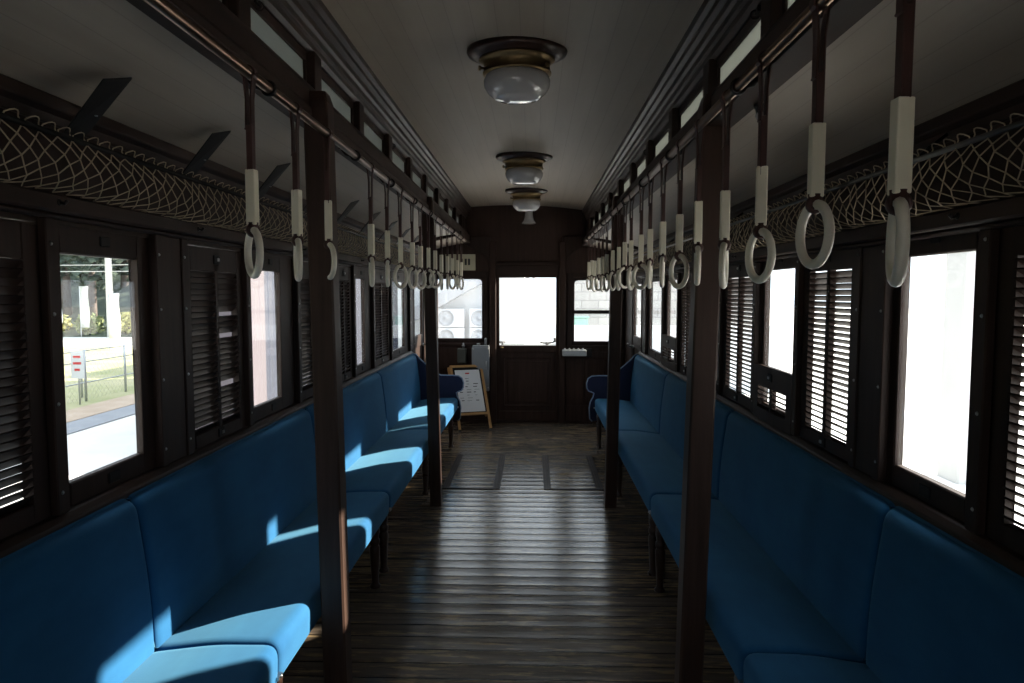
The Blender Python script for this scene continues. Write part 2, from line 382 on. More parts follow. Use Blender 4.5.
WN = [0]
def latch(parent, s, y, z, w=.05):
    m = MB().box(s * 1.098, s * 1.106, y - w / 2, y + w / 2, z - .018, z + .018)
    obj('latch_plate', m, 'iron', parent, 0.003)
    m = MB().box(s * 1.094, s * 1.1, y - .012, y + .012, z - .007, z + .007)
    obj('latch_knob', m, 'steel', parent, 0.002)
def sash(s, y0, y1, zlo=0.965, gk='glass', lab='', bottom=True, m1=.035):
    WN[0] += 1
    o = thing('window_%d' % WN[0], (s * 1.14, (y0 + y1) / 2, 0.905), lab, 'window', None, 'structure')
    f = MB(); a, b = s * 1.106, s * 1.132
    f.box(a, b, y0 - .01, y0 + .035, 0.90, Z_HEAD + .005); f.box(a, b, y1 - m1, y1 + .01, 0.90, Z_HEAD + .005)
    f.box(a, b, y0 + .035, y1 - m1, 1.55, Z_HEAD + .005); f.box(a, b, y0 + .035, y1 - m1, 0.90, zlo)
    obj('sash_frame', f, 'wood_v', o, 0.004)
    obj('pane', MB().box(s * 1.112, s * 1.115, y0 + .03, y1 - m1 + .005, zlo - .005, 1.555), gk, o)
    m = MB().box(s * 1.101, s * 1.107, (y0 + y1) / 2 - .022, (y0 + y1) / 2 + .022, 1.578, 1.606); obj('finger_pull', m, 'black_paint', o, 0.003)
    if bottom:
        m = MB().box(s * 1.101, s * 1.107, (y0 + y1) / 2 - .026, (y0 + y1) / 2 + .026, 0.918, 0.95); obj('finger_pull', m, 'black_paint', o, 0.003)
    return o
def shutter(s, y0, y1, ztop, lab, th, wd, xi, missing=()):
    """louvered shutter with two columns of slats, from the sill up to ztop"""
    o = thing('louver_shutter', (s * xi, (y0 + y1) / 2, 0.905), lab, 'shutter', 'louvered shutters on the %s side' % SIDE[s])
    a, b = s * (xi - .012), s * (xi + .012); ym = (y0 + y1) / 2 + .01
    f = MB()
    f.box(a, b, y0 - .008, y0 + .05, .90, ztop); f.box(a, b, y1 - .05, y1 + .008, .90, ztop); f.box(a, b, ym - .013, ym + .013, .90, ztop)
    f.box(a, b, y0 + .05, y1 - .05, .90, .952); f.box(a, b, y0 + .05, y1 - .05, ztop - .085, ztop)
    obj('shutter_frame', f, 'wood_v', o, 0.003)
    sl = MB(); z = .962; n = 0; p = 0.0205
    while z < ztop - .09:
        for c, (ya, yb) in enumerate(((y0 + .048, ym - .01), (ym + .01, y1 - .048))):
            if (n, c) in missing: continue
            ang = th + random.uniform(-.05, .05); dx, dz = math.cos(ang) * wd / 2, math.sin(ang) * wd / 2
            tx, tz = math.sin(ang) * .0022, math.cos(ang) * .0022
            q = [(s * (xi - dx - tx), z + dz - tz), (s * (xi - dx + tx), z + dz + tz), (s * (xi + dx + tx), z - dz + tz), (s * (xi + dx - tx), z - dz - tz)]
            sl.prism(q, 'y', ya, yb)
        z += p; n += 1
    obj('slats', sl, 'wood_y', o)
    for z in (ztop - .04,) + ((.928,) if ztop > 1.5 else ()):
        m = MB().box(s * (xi - .017), s * (xi - .011), ym - .024, ym + .024, z - .017, z + .017); obj('latch_plate', m, 'black_paint', o, 0.003)
        m = MB().box(s * (xi - .021), s * (xi - .016), ym - .003, ym + .014, z - .006, z + .006); obj('latch_knob', m, 'steel', o, 0.002)
    return o
cnt = {L: [0, 0], R: [0, 0]}
for s in (L, R):
    for (y0, y1, k, mg) in BAYS[s]:
        if k in ('pane', 'half'):
            i = cnt[s][0]; cnt[s][0] += 1
            lab = '%s glazed sash from the near end above the %s benches' % (ORD[i], SIDE[s])
            if s < 0 and i == 0: lab = 'glazed sash showing trees and a fence above the sunlit benches'
            sash(s, y0, y1, gk='glass', lab=lab, bottom=(k == 'pane'), m1=mg)
            if k == 'half':
                shutter(s, y0, y1, 1.135, ('half-lowered louver shutter in the %s bench wall, %s of the two' % (SIDE[s], 'nearer' if y0 < 4 else 'farther')), .52, .026, 1.09)
        else:
            i = cnt[s][1]; cnt[s][1] += 1
            lab = '%s full louver shutter from the near end above the %s benches' % (ORD[i], SIDE[s])
            mis = ()
            if s < 0 and i == 1:
                lab = 'full louver shutter with two missing slats above the sunlit benches'
                mis = ((16, 1), (20, 1), (7, 1))
            shutter(s, y0, y1, 1.615, lab, .52 if s > 0 else .78, .0315 if s > 0 else .035, 1.112, mis)
for s in (L, R):
    for (y0, y1) in REAR: sash(s, y0, y1, lab='glazed sash behind the viewpoint above the %s benches' % SIDE[s])
# side doors at the far end
for k, s in enumerate((L, R)):
    o = thing('door_%d' % (k + 2), (s * 1.14, 7.0, 0), 'side door beyond the %s benches at the far end' % SIDE[s], 'door', None, 'structure')
    f = MB(); a, b = s * 1.108, s * 1.138; y0, y1 = DOOR[s]
    f.box(a, b, y0, y0 + .05, 0, 1.62); f.box(a, b, y1 - .05, y1, 0, 1.62); f.box(a, b, y0 + .05, y1 - .05, 1.54, 1.62); f.box(a, b, y0 + .05, y1 - .05, .90, 1.02); f.box(a, b, y0 + .05, y1 - .05, 0, .12)
    f.box(s * 1.12, b, y0 + .05, y1 - .05, .12, .90)
    obj('door_leaf', f, 'wood_v', o, 0.004)
    obj('pane', MB().box(s * 1.120, s * 1.123, y0 + .04, y1 - .04, 1.01, 1.55), 'glass', o)
    h = MB().tube([(s * 1.108, y1 - .03, .90), (s * 1.06, y1 - .03, .91), (s * 1.045, y1 - .06, .93), (s * 1.04, y1 - .12, .94)], .009, 8)
    h.lathe([(0, 0), (.022, 0), (.02, -s * .008), (0, -s * .01)], (s * 1.115, y1 - .03, .90), 12, axis='x')
    obj('door_handle', h, 'steel', o)

# ------------------------------------------------------------------ ceilings
def arc_ceiling():
    m = MB(); n = 16; top = []; bot = []
    for i in range(n + 1):
        x = -.68 + 1.36 * i / n; z = up(x / .68, 2.375) + .045 * (1 - (x / .68) ** 2)
        bot.append((x, z)); top.append((x, z + .05))
    m.prism(bot + top[::-1], 'y', YB, YE + .05, False)
    return m
struct('ceiling', arc_ceiling(), 'ceiling', 'pale boarded raised ceiling down the middle of the car', 'ceiling')
for s in (L, R):
    n = 8; bot = []
    for i in range(n + 1):
        t = i / n; x = .66 + (1.13 - .66) * t; z = 1.99 - .105 * t + .012 * math.sin(PI * t)
        bot.append((s * x, up(s, z)))
    poly = bot + [(p[0] + s * (.07 if i == 0 else 0), p[1] + .05) for i, p in reversed(list(enumerate(bot)))]
    struct('ceiling_%s' % ('left' if s < 0 else 'right'), MB().prism(poly, 'y', YB, YE), 'ceiling', 'pale boarded low ceiling above the %s benches' % SIDE[s], 'ceiling')
    # beam under the clerestory
    q = [(.615, 1.985), (.72, 1.985), (.72, 2.115), (.655, 2.115), (.645, 2.09), (.625, 2.075), (.625, 2.02), (.615, 2.01)]
    struct('trim_%d' % (60 + (0 if s < 0 else 1)), MB().prism([(s * x, up(s, z)) for x, z in q], 'y', YB, YE), 'wood_y', 'dark beam under the clerestory windows over the %s benches' % SIDE[s], 'beam', bevel=0.003)
    # cornice: three stepped mouldings under the raised ceiling
    q = [(.72, 2.235), (.675, 2.235), (.665, 2.25), (.665, 2.27), (.655, 2.275), (.655, 2.295), (.645, 2.305), (.645, 2.325), (.628, 2.335), (.628, 2.35), (.612, 2.36), (.612, 2.39), (.72, 2.42)]
    struct('trim_%d' % (62 + (0 if s < 0 else 1)), MB().prism([(s * x, up(s, z)) for x, z in q], 'y', YB, YE), 'wood_gloss', 'dark stepped cornice beside the raised ceiling over the %s benches' % SIDE[s], 'cornice', bevel=0.002)
    mull = [-1.8, -1.2, -.605, -.01, .58, 1.175, 1.77, 2.365, 2.96, 3.555, 4.15, 4.745, 5.34, 5.935, 6.53, 7.1]
    mm = MB()
    mm.box(s * .66, s * .715, YB, mull[0] - .1, up(s, 2.10), up(s, 2.245)); mm.box(s * .66, s * .715, 7.25, YE, up(s, 2.10), up(s, 2.245))
    struct('trim_%d' % (64 + (0 if s < 0 else 1)), mm, 'wood_v', 'dark end boards of the clerestory over the %s benches' % SIDE[s], 'board')
    for i, y in enumerate(mull):
        b = MB().box(s * .655, s * .715, y - .038, y + .038, up(s, 2.11), up(s, 2.24))
        if y > 1:
            struct('trim_%d' % (70 + i + (0 if s < 0 else 16)), b, 'wood_v', '%s clerestory upright from the near end over the %s benches' % (ORD[i - 5], SIDE[s]), 'upright', bevel=0.003)
        else: struct('trim_%d' % (70 + i + (0 if s < 0 else 16)), b, 'wood_v', 'clerestory upright behind the viewpoint', 'upright')
    ci = 0
    for i in range(len(mull)):
        y0 = mull[i] + .038; y1 = mull[i + 1] - .038 if i + 1 < len(mull) else 7.25
        WN[0] += 1
        seen = y1 > 1.5
        if seen: ci += 1
        o = thing('window_%d' % WN[0], (s * .69, (y0 + y1) / 2, up(s, 2.11)), ('%s frosted clerestory window from the near end over the %s benches' % (ORD[ci - 1], SIDE[s])) if seen else 'frosted clerestory window behind the viewpoint', 'window', None, 'structure')
        f = MB(); a, b = s * .682, s * .70
        f.box(a, b, y0 - .005, y1 + .005, up(s, 2.105), up(s, 2.135)); f.box(a, b, y0 - .005, y1 + .005, up(s, 2.205), up(s, 2.245)); f.box(a, b, y0 - .005, y0 + .018, up(s, 2.13), up(s, 2.21)); f.box(a, b, y1 - .018, y1 + .005, up(s, 2.13), up(s, 2.21))
        obj('sash_frame', f, 'wood_v', o, 0.002)
        obj('pane', MB().box(s * .689, s * .692, y0 + .01, y1 - .01, up(s, 2.13), up(s, 2.212)), 'frosted', o)
        if ci in (2, 5, 8) and seen:
            r = MB().torus((s * .672, y0 + .10, up(s, 2.215)), .012, .0022, (1, 0, 0), (0, 0, 1), 16, 6); r.box(s * .674, s * .684, y0 + .085, y0 + .12, up(s, 2.22), up(s, 2.235))
            obj('ring_pull', r, 'iron', o)
# outer roof skin above the raised ceiling and shell behind
bk = MB().box(-1.19, 1.19, YB - .08, YB, 0, .9).box(-1.19, 1.19, YB - .08, YB, 1.64, 2.5)
for x0, x1 in ((-1.19, -1.02), (-.46, -.33), (.33, .46), (1.02, 1.19)): bk.box(x0, x1, YB - .08, YB, .9, 1.64)
for x0, x1 in ((-1.02, -.46), (-.33, .33), (.46, 1.02)):
    WN[0] += 1; o = thing('window_%d' % WN[0], ((x0 + x1) / 2, YB - .04, .9), 'window in the rear bulkhead behind the viewpoint', 'window', None, 'structure')
    obj('sash_frame', MB().box(x0, x0 + .03, YB - .06, YB - .02, .9, 1.64).box(x1 - .03, x1, YB - .06, YB - .02, .9, 1.64).box(x0, x1, YB - .06, YB - .02, .9, .94).box(x0, x1, YB - .06, YB - .02, 1.6, 1.64), 'wood_v', o)
    obj('pane', MB().box(x0 + .02, x1 - .02, YB - .042, YB - .038, .92, 1.62), 'glass', o)
struct('wall_back', bk, 'wood_v', 'dark rear bulkhead behind the viewpoint', 'wall')

# ------------------------------------------------------------------ end wall with door
E = YE
w = MB()
DX0, DX1 = -.335, .365
w.box(-1.14, -.70, E, E + .06, 1.96, 2.10).box(.70, 1.14, E, E + .06, 1.96, 2.10)
w.box(-1.19, -1.02, E, E + .06, 0, 1.97); w.box(-1.02, -.465, E, E + .06, 0, .915); w.box(-1.02, -.465, E, E + .06, 1.64, 1.97); w.box(-.465, DX0, E, E + .06, 0, 1.97)
w.box(DX1, .505, E, E + .06, 0, 1.97); w.box(.505, 1.04, E, E + .06, 0, .885); w.box(.505, 1.04, E, E + .06, 1.625, 1.97); w.box(1.04, 1.19, E, E + .06, 0, 1.97)
w.box(DX0, DX1, E, E + .06, 1.70, 1.97); w.box(-.75, .75, E, E + .06, 1.97, 2.5)
struct('wall_end', w, 'wood_end_lit', 'dark panelled end wall with door and two windows', 'wall')
for k, (x0, x1) in enumerate(((DX0 - .07, DX0), (DX1, DX1 + .07))):
    struct('trim_%d' % (110 + k), MB().box(x0, x1, E - .05, E + .01, 0, 2.02), 'wood_end_lit', 'dark post %s the end door on the %s bench side' % ('framing', SIDE[L if k == 0 else R]), 'post', bevel=0.006)
struct('trim_112', MB().box(DX0, DX1, E - .03, E + .01, 1.76, 1.80).box(DX0, DX1, E - .015, E + .01, 1.63, 1.76), 'wood_x', 'dark lintel rail above the end door', 'rail', bevel=0.003)
for k, s in enumerate((L, R)):
    q = [(s * .40, 1.70), (s * .45, 1.86), (s * .52, 1.905), (s * .70, 2.0), (s * .70, 2.08), (s * .40, 2.08)]
    struct('trim_%d' % (113 + k), MB().prism(q, 'y', E - .045, E + .005), 'wood_v', 'curved bracket board beside the end door on the %s bench side' % SIDE[s], 'bracket', bevel=0.003)
    struct('trim_%d' % (115 + k), MB().prism([(s * .60, up(s, 1.985)), (s * 1.13, up(s, 1.865)), (s * 1.13, up(s, 1.90)), (s * .66, up(s, 2.01)), (s * .60, up(s, 2.02))], 'y', 6.48, 6.55), 'wood_x', 'dark cross beam under the low ceiling at the %s bench end' % SIDE[s], 'beam', bevel=0.004)
    x0, x1, z = ((-1.09, -.41, .885) if s < 0 else (.44, 1.09, .858))
    struct('trim_%d' % (117 + k), MB().box(x0, x1, E - .03, E + .005, z - .018, z + .012), 'wood_x', 'thin window ledge of the end wall on the %s bench side' % SIDE[s], 'ledge', bevel=0.003)
    f = MB(); xa, xb = (-1.02, -.465) if s < 0 else (.505, 1.04); z0, z1 = (.915, 1.64) if s < 0 else (.885, 1.625)
    WN[0] += 1
    o = thing('window_%d' % WN[0], ((xa + xb) / 2, E, z0), 'end window %s' % ('showing outdoor air conditioner units' if s < 0 else 'with a middle bar showing a block wall'), 'window', None, 'structure')
    a, b = E - .012, E + .035
    f.box(xa, xa + .03, a, b, z0, z1); f.box(xb - .03, xb, a, b, z0, z1); f.box(xa, xb, a, b, z0, z0 + .035); f.box(xa, xb, a, b, z1 - .03, z1)
    if s > 0: f.box(xa, xb, a, b, 1.225, 1.265)
    f.box(xa - .05, xa, a - .01, E + .004, z0 - .03, z1 + .05); f.box(xb, xb + .04, a - .01, E + .004, z0 - .03, z1 + .05); f.box(xa, xb, a - .01, E + .004, z1, z1 + .05)
    # rounded top corner
    cx = xb - .03 if s < 0 else xa + .03; sg = -1 if s < 0 else 1
    f.prism([(cx, z1 - .03), (cx + sg * .05, z1 - .03), (cx + sg * .015, z1 - .037), (cx, z1 - .06)], 'y', a, b)
    obj('sash_frame', f, 'wood_v', o, 0.004)
    obj('pane', MB().box(xa + .02, xb - .02, E + .012, E + .015, z0 + .02, z1 - .02), 'glass_dusty', o)
    # panelling below
    p = MB()
    for j in range(3):
        if s < 0: p.box(-1.09, -.41, E - .012, E, .10 + j * .25, .10 + j * .25 + .243)
        else:
            xx = .44 + j * .22; p.box(xx, xx + .205, E - .006, E, .20, .72)
    if s > 0: p.box(.44, 1.09, E - .018, E, 0, .2).box(.44, 1.09, E - .018, E, .72, .80)
    struct('trim_%d' % (119 + k), p, 'wood_end_lit', 'dark boarding under the end window on the %s bench side' % SIDE[s], 'boarding', bevel=0.004)
# door leaf
d = thing('door_1', (.015, E, 0), 'panelled end door with a big bright window', 'door', None, 'structure')
a, b = E - .01, E + .03
f = MB().box(DX0, DX0 + .035, a, b, .03, 1.70).box(DX1 - .035, DX1, a, b, .03, 1.70).box(DX0, DX1, a, b, 1.625, 1.70).box(DX0 + .035, DX1 - .035, a, b, .795, .87).box(DX0 + .035, DX1 - .035, a, b, .03, .13)
f.box(DX0 + .03, DX1 - .03, E + .008, E + .02, .1, .8)
obj('door_leaf', f, 'wood_end_lit', d, 0.004)
f = MB(); xa, xb, z0, z1 = DX0 + .075, DX1 - .075, .18, .745
for (x0_, x1_, za, zb) in ((xa, xa + .018, z0, z1), (xb - .018, xb, z0, z1), (xa, xb, z0, z0 + .018), (xa, xb, z1 - .018, z1)): f.box(x0_, x1_, E - .008, E + .01, za, zb)
f.box(xa + .05, xb - .05, E - .004, E + .01, z0 + .05, z1 - .05)
obj('door_panel', f, 'wood_end_lit', d, 0.005)
obj('pane', MB().box(DX0 + .03, DX1 - .03, E + .012, E + .015, .86, 1.63), 'glass_dusty', d)
obj('door_handle', MB().tube([(DX0 + .05, E - .01, .85), (DX0 + .05, E - .04, .85), (DX0 + .08, E - .05, .85)], .007, 8), 'brass', d)
struct('trim_125', MB().box(-.6, .62, E - .02, E + .03, 0, .03), 'wood_x', 'worn threshold board under the end door', 'threshold', bevel=0.004)

# things on the end wall
c = thing('wall_cabinet', (-.49, E - .02, .36), 'grey metal switch cabinet on the end wall by the door', 'cabinet')
obj('body', MB().box(-.595, -.41, E - .115, E - .01, .37, .875), 'grey_paint', c, 0.006, seg=2)
obj('lid', MB().box(-.60, -.405, E - .13, E - .115, .39, .855), 'grey_paint', c, 0.006, seg=2)
h = MB().tube([(-.44, E - .13, .70), (-.44, E - .155, .70), (-.44, E - .155, .62), (-.44, E - .13, .62)], .006, 8)
obj('handle', h, 'steel', c)
for xx, zz in ((-.585, .41), (-.585, .84), (-.42, .84), (-.42, .41)): obj('bolt', MB().lathe([(0, 0), (.008, 0), (.006, -.006), (0, -.007)], (xx, E - .13, zz), 8, axis='y'), 'steel', c)
obj('conduit', MB().tube([(-.45, E - .06, .87), (-.45, E - .06, .93), (-.45, E - .04, .95)], .014, 8), 'grey_paint', c)
obj('cable_gland', MB().tube([(-.53, E - .06, .87), (-.53, E - .06, .90)], .02, 8), 'grey_paint', c)
c = thing('switch_box', (-.72, E - .01, .65), 'small dark olive box left of the grey cabinet on the end wall', 'box')
c['label'] = 'small dark olive switch box beside the grey cabinet on the end wall'
obj('body', MB().box(-.765, -.665, E - .08, E - .01, .67, .84), 'olive_paint', c, 0.008, seg=2)
obj('lid', MB().box(-.755, -.675, E - .09, E - .08, .68, .83), 'olive_paint', c, 0.004)
obj('cable_gland', MB().lathe([(.012, .84), (.012, .86), (.018, .862), (.018, .875), (.009, .88), (.009, .90)], (-.70, E - .045, 0), 12), 'steel', c)
c = thing('tray', (.55, E - .02, .74), 'pale grey slotted tray mounted under the end window by the door', 'tray')
obj('body', MB().box(.40, .665, E - .13, E - .02, .762, .83), 'grey_plastic', c, 0.008, seg=2)
t = MB()
for i in range(5): t.prism([(.41 + i * .05, .828), (.445 + i * .05, .828), (.43 + i * .05, .85)], 'y', E - .11, E - .05)
obj('teeth', t, 'grey_plastic', c, 0.002)
obj('bracket', MB().box(.665, .73, E - .06, E - .005, .75, .84), 'iron', c, 0.004)
c = thing('notice_plate', (-.7, E - .01, 1.70), 'cream enamel plate with dark characters high on the end wall', 'plate')
obj('plate', MB().box(-.90, -.565, E - .012, E, 1.705, 1.885), 'cream_plate', c, 0.004)
g = MB()
for x, q in ((-.715, .008), (-.685, .024), (-.648, .024)): g.box(x, x + q, E - .014, E - .011, 1.765, 1.835)
obj('characters', g, 'dark_text', c)
# controller just outside the end door
c = thing('control_stand', (.02, E + .35, 0), 'driving controller with levers behind the end door glass', 'controller')
obj('cabinet', MB().box(-.32, .36, E + .25, E + .6, 0, .845), 'olive_paint', c, 0.01)
obj('lever', MB().tube([(-.285, E + .4, .845), (-.285, E + .4, .875), (-.31, E + .36, .88), (-.255, E + .42, .88)], [.012, .012, .016, .012], 8), 'iron', c)
obj('lever', MB().tube([(.16, E + .4, .88), (.19, E + .4, .872), (.24, E + .4, .868), (.30, E + .4, .875), (.33, E + .4, .89), (.33, E + .4, .93)], [.016, .01, .014, .01, .014, .016], 8).lathe([(.016, .845), (.016, .875)], (.24, E + .4, 0), 10), 'iron', c)

# ------------------------------------------------------------------ stanchion poles
for y, s, xb, xt, z1, lab in ((2.205, L, -.575, -.608, 2.085, 'nearer dark square wooden pole beside the sunlit benches'), (2.205, R, .594, .642, 2.065, 'nearer dark square wooden pole beside the shaded benches'),
                              (4.59, L, -.585, -.628, 2.09, 'farther dark square wooden pole beside the sunlit benches'), (4.59, R, .606, .642, 2.09, 'farther dark square wooden pole beside the shaded benches')):
    p = thing('pole', (xb, y, 0), lab, 'pole', 'wooden poles along the aisle')
    hw, c_ = .039, .006; rings = []
    for z, ins in ((0, 0), (z1 - .03, 0), (z1, .008)):
        x = xb + (xt - xb) * z / 2.1; h = hw - ins
        rings.append([(x + a, y + b, z) for a, b in ((h - c_, -h), (h, -h + c_), (h, h - c_), (h - c_, h), (-h + c_, h), (-h, h - c_), (-h, -h + c_), (-h + c_, -h))])
    obj('post', MB().loft(rings, False), 'wood_post', p)
    m = MB().box(xb + s * .035, xb + s * .10, y - .02, y + .02, 0, .006); m.lathe([(0, .006), (.007, .006), (.005, .009), (0, .01)], (xb + s * .08, y, 0), 8)
    obj('floor_bracket', m, 'old_brass', p, 0.001)

# ------------------------------------------------------------------ grab rails and straps
XR = .572
def zrail(s): return 1.95 - .003 * s
STR = {R: [1.0 + .297 * k for k in range(19)], L: [1.555, 1.85, 2.135, 2.70, 3.0, 3.295, 3.62, 3.88, 4.17, 4.46, 4.76, 5.09, 5.4, 5.76, 6.07]}
STR[R] = [.975, 1.26, 1.555, 1.845, 2.14, 2.41, 2.72, 3.01, 3.26, 3.59, 3.83, 4.1, 4.41, 4.77, 5.05, 5.35, 5.69, 5.98, 6.30]
RATIO = {L: [.25, .08, .3, .08, .05, .55, .42, .5, .6, .65, .08, .05, .45, .1, .3], R: [.12, .45, .45, .08, .05, .5, .04, .08, .6, .25, .6, .15, .35, .3, .25, .5, .4, .15, .3]}
for s in (L, R):
    zr = zrail(s); g = thing('grab_rail', (s * XR, .3, zr), 'brown tubular strap rail over the %s benches' % SIDE[s], 'rail', 'overhead strap rails')
    obj('bar', MB().tube([(s * XR, -1.5, zr), (s * XR, 6.45, zr)], .0125, 12), 'old_brass', g)
    br = [.70, 1.70, 2.52, 3.14, 3.75, 4.32, 4.9, 5.55, 6.2]
    for k, y in enumerate(br):
        m = MB().torus((s * XR, y, zr), .0165, .0045, (1, 0, 0), (0, 0, 1), 18, 6, 1.6)
        m.tube([(s * (XR + .016), y, zr), (s * (XR + .035), y, zr + .004), (s * (XR + .06), y, zr + .035)], .006, 6)
        m.box(s * (XR + .045), s * (XR + .056), y - .02, y + .02, zr + .02, zr + .06)
        obj('rail_bracket', m, 'iron', g)
    obj('end_cap', MB().lathe([(.0125, 6.44), (.018, 6.445), (.018, 6.475), (.01, 6.485)], (s * XR, 0, zr), 12, axis='y'), 'old_brass', g)

def strap_at(s, x, y, zr, ratio, drop, label, grp):
    """leather loop over the rail, pale sleeve and ring"""
    o = thing('hand_strap', (x, y, zr), label, 'hand strap', grp)
    j = random.uniform(-.004, .004)
    z_top, z_bot = zr - .225 + drop, zr - .352 + drop      # sleeve
    m = MB()
    # loop round the bar: flat band in the x-z plane, width along y
    pts = []
    for k in range(11):
        a = -.5 * PI * .55 + (PI + .55 * PI) * k / 10
        pts.append((x + math.cos(a) * .0155, zr + math.sin(a) * .0155))
    pts = [(x + .004, z_top - .01), (x + .005, zr - .06)] + pts + [(x - .006, zr - .06), (x - .007, zr - .125), (x - .010, zr - .128)]
    def band(P, wy, th):
        rings = []
        for i, p in enumerate(P):
            a = P[max(i - 1, 0)]; b = P[min(i + 1, len(P) - 1)]
            t = Vector((b[0] - a[0], 0, b[1] - a[1])).normalized(); nx, nz = -t.z * th, t.x * th
            rings.append([(p[0] + nx, y - wy, p[1] + nz), (p[0] + nx, y + wy, p[1] + nz), (p[0] - nx, y + wy, p[1] - nz), (p[0] - nx, y - wy, p[1] - nz)])
        m.loft(rings, False)
    band(pts, .0105, .0022)
    m.box(x - .0075, x + .0065, y - .010, y + .010, z_top - .02, zr - .118)
    obj('leather_strap', m, 'leather', o, 0.0012)
    obj('sleeve', MB().box(x - .0115, x + .0115, y - .011, y + .011, z_bot, z_top, Matrix.Translation((x, y, 0)) @ Matrix.Rotation(random.uniform(-.25, .25), 4, 'Z') @ Matrix.Translation((-x, -y, 0))), 'sleeve', o, 0.0025, seg=2)
    # ring: turned so that its open face is partly towards the aisle
    va = math.atan2(y, x - .08); ang = va + math.acos(min(.95, ratio)) * random.choice((-1, 1)) - PI / 2
    ax = Vector((math.cos(ang), math.sin(ang), 0)); zc = z_bot - .012 - .052
    obj('knot', MB().tube([(x, y, z_bot + .006), (x, y, z_bot - .02)], [.013, .011], 8).torus((x, y, zc + .052), .0125, .0045, tuple(ax.cross(Vector((0, 0, 1)))), (0, 0, 1), 14, 6, 1.8), 'leather', o)
    obj('ring', MB().torus((x, y, zc), .052, .0088, tuple(ax), (0, 0, 1), 36, 10, .95), 'ring', o)
    return o
for s in (L, R):
    ys = STR[s]
    for k, y in enumerate(ys):
        dr = random.uniform(-.012, .008)
        if s > 0 and k < 2: dr = (-.012, .022)[k]
        if s < 0 and k == 2: dr = .016
        lab = '%s white ring hand strap from the near end of the %s bench rail' % (ORD[k], SIDE[s])
        strap_at(s, s * XR, y * (.972 if s > 0 else 1.018), zrail(s), RATIO[s][k], dr, lab, 'ring hand straps on the rails')

# ------------------------------------------------------------------ luggage nets
for s in (L, R):
    z0 = up(s, 1.79)
    o = thing('luggage_rack', (s * 1.0, .9, z0), 'sagging cord luggage net above the windows on the %s bench side' % SIDE[s], 'luggage net', 'luggage nets')
    Y0, Y1 = .55, 6.45
    obj('front_rail', MB().tube([(s * 1.0, Y0, z0), (s * 1.0, Y1, z0)], .007, 8), 'steel_dark' if s > 0 else 'black_paint', o)
    prof = [(1.0, 1.785), (.990, 1.762), (.984, 1.738), (.985, 1.714), (.995, 1.694), (1.012, 1.68), (1.035, 1.672), (1.07, 1.670)]
    NR = len(prof) - 1; st = .052; nY = int((Y1 - Y0) / st)
    def P(i, j):
        y = Y0 + (i + (.5 if j % 2 else 0)) * st
        x, z = prof[j]; rr = random.Random(i * 31 + j * 7 + (5 if s > 0 else 0))
        sag = .010 * math.sin(y * 5.3 + s) * (j / NR) * (1 - j / NR) * 4
        return (s * (x + rr.uniform(-.004, .004)), y + rr.uniform(-.008, .008), up(s, z) + sag + rr.uniform(-.003, .003))
    m = MB()
    for i in range(nY):
        for j in range(NR):
            a = P(i, j)
            for di in ((0, -1) if j % 2 == 0 else (0, 1)):
                if 0 <= i + di < nY: m.tube([a, P(i + di, j + 1)], .0015, 4)
        # loop over the rail
        y = P(i, 0)[1]
        q = [P(i, 0)]
        for k in range(1, 7):
            t = k / 7; q.append((s * (1.0 + .008 - .02 * math.sin(PI * t)), y + st * t, z0 + .020 * math.sin(PI * t) ** .7))
        if i + 1 < nY: q.append(P(i + 1, 0)); m.tube(q, .0016, 4)
    n_ = obj('net', m, 'cord', o)
    if s < 0:
        for y in [1.07 + .532 * k for k in range(11)]:
            # flat iron hanger from the rail up to the low ceiling, end cut to a slant
            b = MB(); a_ = Vector((-1.004, 0, z0 + .004)); e_ = Vector((-.875, 0, up(L, 1.938)))
            vs = []
            for dx in (0, .006):
                vs += [(a_.x, y - .033, a_.z + dx), (a_.x, y + .033, a_.z + dx), (e_.x, y + .033, e_.z + dx), (e_.x - .03, y - .033, e_.z - .023 + dx)]
            b.add(vs, [(0, 1, 2, 3), (7, 6, 5, 4), (0, 4, 5, 1), (1, 5, 6, 2), (2, 6, 7, 3), (3, 7, 4, 0)])
            h = obj('hanger', b, 'black_paint', o, 0.001)
            obj('rivet', MB().lathe([(0, 0), (.004, 0), (.003, -.002), (0, -.0025)], (-.945, y, z0 + .056), 8), 'steel', h)
    else:
        for y in [.9 + .8 * k for k in range(8)]:
            b = MB().tube([(s * 1.0, y, z0), (s * 1.03, y, z0 + .03), (s * 1.07, y, z0 + .06)], .005, 6)
            obj('hanger', b, 'iron', o)
    for y in (1.62, 2.30, 3.35, 4.5):
        h = MB().tube([(s * 1.055, y, up(s, 1.648)), (s * 1.042, y, up(s, 1.644)), (s * 1.036, y, up(s, 1.652))], [.004, .0035, .0045], 8)
        h.lathe([(0, 0), (.009, 0), (.007, -s * .003), (0, -s * .004)], (s * 1.055, y, up(s, 1.648)), 12, axis='x')
        obj('coat_hook', h, 'iron', o)

